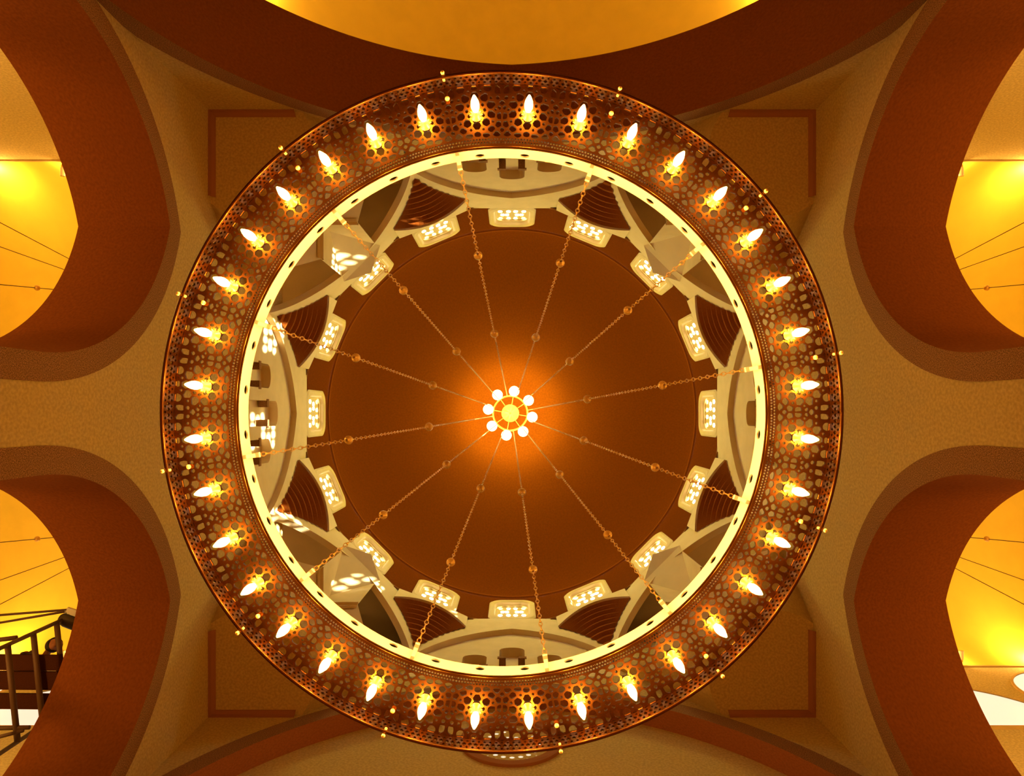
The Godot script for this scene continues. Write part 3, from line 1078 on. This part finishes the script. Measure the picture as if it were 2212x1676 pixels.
# ---------------------------------------------------------------- scaffold with a man in the lower left bay
func scaffold():
	var x0 := -8.5
	var za := -3.9
	var zb := -5.53
	var x1 := -10.4
	var o := thing("scaffold_tower", Vector3(x0, 0, -4.7))
	tag(o, "dark tubular scaffold tower standing inside the lower left arch", "scaffold")
	var off := -o.position
	var tb := func(a: Vector3, b: Vector3, r: float, called: String):
		var st := smooth()
		tube(st, a + off, b + off, r, r, 10)
		part(called, st, "tube_metal", o)
	var y := func(h: float) -> float: return h + EYE
	var skew := 0.17
	for p in [[x0, za, 13.35], [x0 + skew, zb, 12.6], [x1, za, 13.35], [x1 + skew, zb, 12.6]]:
		tb.call(Vector3(p[0], 0, p[1]), Vector3(p[0], y.call(p[2]), p[1]), 0.036, "pole")
	for x in [x0, x1]:
		for k in 19:
			var h := 12.96 - 0.63 * k
			if h > -1.2:
				tb.call(Vector3(x, y.call(h), za), Vector3(x + skew, y.call(h), zb), 0.05 if k < 3 else 0.036, "rung")
	tb.call(at(158, 1316, 13.3), at(-70, 1334, 13.3), 0.022, "brace")
	tb.call(at(140, 1321, 13.2), at(-70, 1357, 13.2), 0.022, "brace")
	tb.call(at(36, 1377, 12.3), at(-80, 1392, 12.3), 0.04, "brace")
	tb.call(at(64, 1571, 11.7), at(-80, 1575, 11.7), 0.035, "brace")
	tb.call(at(50, 1578, 11.4), at(-80, 1612, 11.4), 0.03, "brace")
	# planks lie on the second rung
	var hp := 12.42
	var rows := [[1414.0, 1447.0], [1450.0, 1489.0], [1498.0, 1531.0]]
	var nms := ["nearest the man", "in the middle", "nearest the glowing half round panel"]
	for k in 3:
		var a := at(132.0 - k * 8, rows[k][0], hp)
		var b := at(-240, rows[k][1], hp)
		var pl := MeshInstance3D.new()
		pl.name = numbered("scaffold_plank")
		var st := ms()
		var c := (a + b) * 0.5
		box(st, Vector3.ZERO, Vector3(absf(a.x - b.x), 0.05, absf(a.z - b.z)), Basis(Vector3.UP, 0.01))
		box(st, Vector3(absf(a.x - b.x) / 2 - 0.02, 0, 0), Vector3(0.03, 0.056, absf(a.z - b.z) + 0.006), Basis(Vector3.UP, 0.01))
		pl.mesh = done(st)
		pl.material_override = M.timber
		pl.position = Vector3(c.x, y.call(hp) + 0.025, c.z)
		add_child(pl)
		tag(pl, "dark timber scaffold plank seen from below, the one %s" % nms[k], "plank", "planks of the scaffold platform")
	# floodlight clamped to the top of the near pole
	var fl := thing("floodlight", at(150, 1336, 13.22))
	tag(fl, "dark round floodlight with a pale bracket clamped to the scaffold pole top", "floodlight")
	var st := smooth()
	var b := frame_of(Vector3(0.75, 0.1, -0.35))
	lathe(st, [Vector2(0, -0.2), Vector2(0.06, -0.19), Vector2(0.11, -0.14), Vector2(0.13, -0.06), Vector2(0.13, 0.2), Vector2(0.12, 0.22), Vector2(0, 0.22)], 20, Vector3(0, 0, -0.05), b)
	part("housing", st, "dark_metal", fl)
	st = ms()
	box(st, Vector3(0.08, 0.0, 0.12), Vector3(0.26, 0.05, 0.12), Basis(Vector3.UP, 0.3))
	box(st, Vector3(-0.05, 0.0, 0.08), Vector3(0.05, 0.05, 0.16), Basis(Vector3.UP, -0.5))
	part("bracket", st, "steel", fl)
	man()

# distance to a tapered capsule
func cone(p: Vector3, a: Vector3, b: Vector3, ra: float, rb: float) -> float:
	var ab := b - a
	var t := clampf((p - a).dot(ab) / maxf(ab.length_squared(), 1e-9), 0, 1)
	return p.distance_to(a + ab * t) - lerpf(ra, rb, t)

func nets(bones: Array, cell: float, k: float, grow := 0.0, clip = null) -> ArrayMesh:
	var lo := Vector3.INF
	var hi := -Vector3.INF
	for b in bones:
		for i in 2:
			lo = lo.min(b[i] - Vector3.ONE * (b[2 + i] + grow + cell * 2))
			hi = hi.max(b[i] + Vector3.ONE * (b[2 + i] + grow + cell * 2))
	var n := Vector3i(((hi - lo) / cell).ceil()) + Vector3i.ONE
	var v := PackedFloat32Array()
	v.resize(n.x * n.y * n.z)
	var id := func(i: int, j: int, l: int) -> int: return (l * n.y + j) * n.x + i
	for l in n.z:
		for j in n.y:
			for i in n.x:
				var p := lo + Vector3(i, j, l) * cell
				var d := 9.0
				for b in bones:
					var e := cone(p, b[0], b[1], b[2], b[3]) - grow
					var h := clampf(0.5 + 0.5 * (d - e) / k, 0, 1)
					d = lerpf(d, e, h) - k * h * (1 - h)
				if clip != null: d = maxf(d, clip.call(p))
				v[(l * n.y + j) * n.x + i] = d
	var vid := {}
	var st := smooth()
	var pts := PackedVector3Array()
	for l in n.z - 1:
		for j in n.y - 1:
			for i in n.x - 1:
				var s := Vector3.ZERO
				var c := 0
				for e in [[0, 0, 0, 1, 0, 0], [0, 1, 0, 1, 1, 0], [0, 0, 1, 1, 0, 1], [0, 1, 1, 1, 1, 1], [0, 0, 0, 0, 1, 0], [1, 0, 0, 1, 1, 0], [0, 0, 1, 0, 1, 1], [1, 0, 1, 1, 1, 1], [0, 0, 0, 0, 0, 1], [1, 0, 0, 1, 0, 1], [0, 1, 0, 0, 1, 1], [1, 1, 0, 1, 1, 1]]:
					var a := v[((l + e[2]) * n.y + j + e[1]) * n.x + i + e[0]]
					var b := v[((l + e[5]) * n.y + j + e[4]) * n.x + i + e[3]]
					if (a < 0) != (b < 0):
						s += Vector3(e[0], e[1], e[2]).lerp(Vector3(e[3], e[4], e[5]), a / (a - b))
						c += 1
				if c:
					vid[(l * n.y + j) * n.x + i] = pts.size()
					pts.append(lo + (Vector3(i, j, l) + s / c) * cell)
	var strd := [1, n.x, n.x * n.y]
	for key in vid:
		var i: int = key % n.x
		var j: int = (key / n.x) % n.y
		var l: int = key / (n.x * n.y)
		var base := v[key]
		for ax in 3:
			var nb: int = key + strd[ax]
			if nb >= v.size(): continue
			if (base < 0) == (v[nb] < 0): continue
			var u: int = strd[(ax + 1) % 3]
			var w: int = strd[(ax + 2) % 3]
			var q := [key, key - u, key - u - w, key - w]
			if not (vid.has(q[1]) and vid.has(q[2]) and vid.has(q[3])): continue
			if base < 0: q.reverse()
			qd(st, pts[vid[q[0]]], pts[vid[q[1]]], pts[vid[q[2]]], pts[vid[q[3]]])
	return done(st)

func man():
	# a seated man: head beyond the edge of the planks, turned towards the arch
	var seat := 12.47 + EYE
	var o := thing("person", Vector3(-8.95, seat, -4.74))
	tag(o, "dark haired person in brown clothing sitting on the scaffold planks, head leaning past the edge", "person")
	var fw := Vector3(0.9, 0, 0.436)      # the way he faces
	var sd := Vector3(0.436, 0, -0.9)     # his right side
	var up := Vector3.UP
	var hip := up * 0.137
	var chest := up * 0.36 + fw * 0.15
	var neck := up * 0.5 + fw * 0.25 - sd * 0.07
	var head := at(117, 1393, 13.04) - o.position
	var bones := [[hip - sd * 0.08, hip + sd * 0.08, 0.115, 0.115], [hip, chest, 0.12, 0.125], [chest - sd * 0.1, chest + sd * 0.1, 0.105, 0.105], [chest, neck, 0.11, 0.058], [neck, head - up * 0.05, 0.055, 0.06]]
	var arms := []
	var legs := []
	var hands := []
	for s in [-1.0, 1.0]:
		var sh: Vector3 = chest + sd * s * 0.19 + up * 0.08
		var el: Vector3 = sh + sd * s * 0.08 - up * 0.24 + fw * 0.06
		var wr: Vector3 = hip + fw * 0.3 + sd * s * 0.12 + up * 0.09
		arms.append_array([[chest, sh, 0.08, 0.058], [sh, el, 0.055, 0.042], [el, wr, 0.042, 0.028]])
		var kn: Vector3 = hip + fw * 0.36 + sd * s * 0.22 + up * 0.03
		var an: Vector3 = hip + fw * 0.26 - sd * s * 0.14 - up * 0.05
		legs.append_array([[hip + sd * s * 0.08, kn, 0.09, 0.06], [kn, an, 0.058, 0.038], [an, an - sd * s * 0.17 - up * 0.005, 0.038, 0.03]])
		var palm: Vector3 = wr + fw * 0.07
		hands.append([wr, palm, 0.026, 0.034])
		for q in 4:
			var k0: Vector3 = palm + fw * 0.02 + sd * (q - 1.5) * 0.021
			var k1: Vector3 = k0 + fw * (0.036 - absf(q - 1.3) * 0.004) - up * 0.01
			hands.append([palm, k0, 0.016, 0.0095])
			hands.append([k0, k1, 0.0095, 0.0085])
			hands.append([k1, k1 + fw * 0.022 - up * 0.022, 0.0085, 0.0075])
		hands.append([palm - fw * 0.02, palm - sd * s * 0.05 + fw * 0.01, 0.016, 0.01])
		hands.append([palm - sd * s * 0.05 + fw * 0.01, palm - sd * s * 0.055 + fw * 0.045, 0.01, 0.0085])
	var skull := [[head - fw * 0.02, head + up * 0.03 + fw * 0.01, 0.104, 0.106], [head - up * 0.07 + fw * 0.05, head + fw * 0.03, 0.055, 0.08]]
	var face := [[head + fw * 0.1 - up * 0.005, head + fw * 0.122 - up * 0.035, 0.012, 0.016], [head + fw * 0.095 - up * 0.065 - sd * 0.018, head + fw * 0.095 - up * 0.065 + sd * 0.018, 0.012, 0.012],
		[head + sd * 0.098 - up * 0.03, head + sd * 0.1 + up * 0.015, 0.014, 0.018], [head - sd * 0.098 - up * 0.03, head - sd * 0.1 + up * 0.015, 0.014, 0.018], [head + fw * 0.09 + up * 0.02 - sd * 0.05, head + fw * 0.09 + up * 0.02 + sd * 0.05, 0.016, 0.016]]
	var body := put("body", nets(bones + arms + legs + skull + face + hands, 0.0125, 0.02), M.skin, o)
	put("shirt", nets(bones.slice(0, 4) + arms, 0.025, 0.05, 0.014), M.cloth, o)
	put("trousers", nets([bones[0]] + legs, 0.025, 0.05, 0.012), M.cloth_dark, o)
	put("hair", nets([skull[0]], 0.012, 0.02, 0.03, func(p): return -0.015 - (head - p).dot(fw * 0.95 - up * 0.3)), M.hair, o)
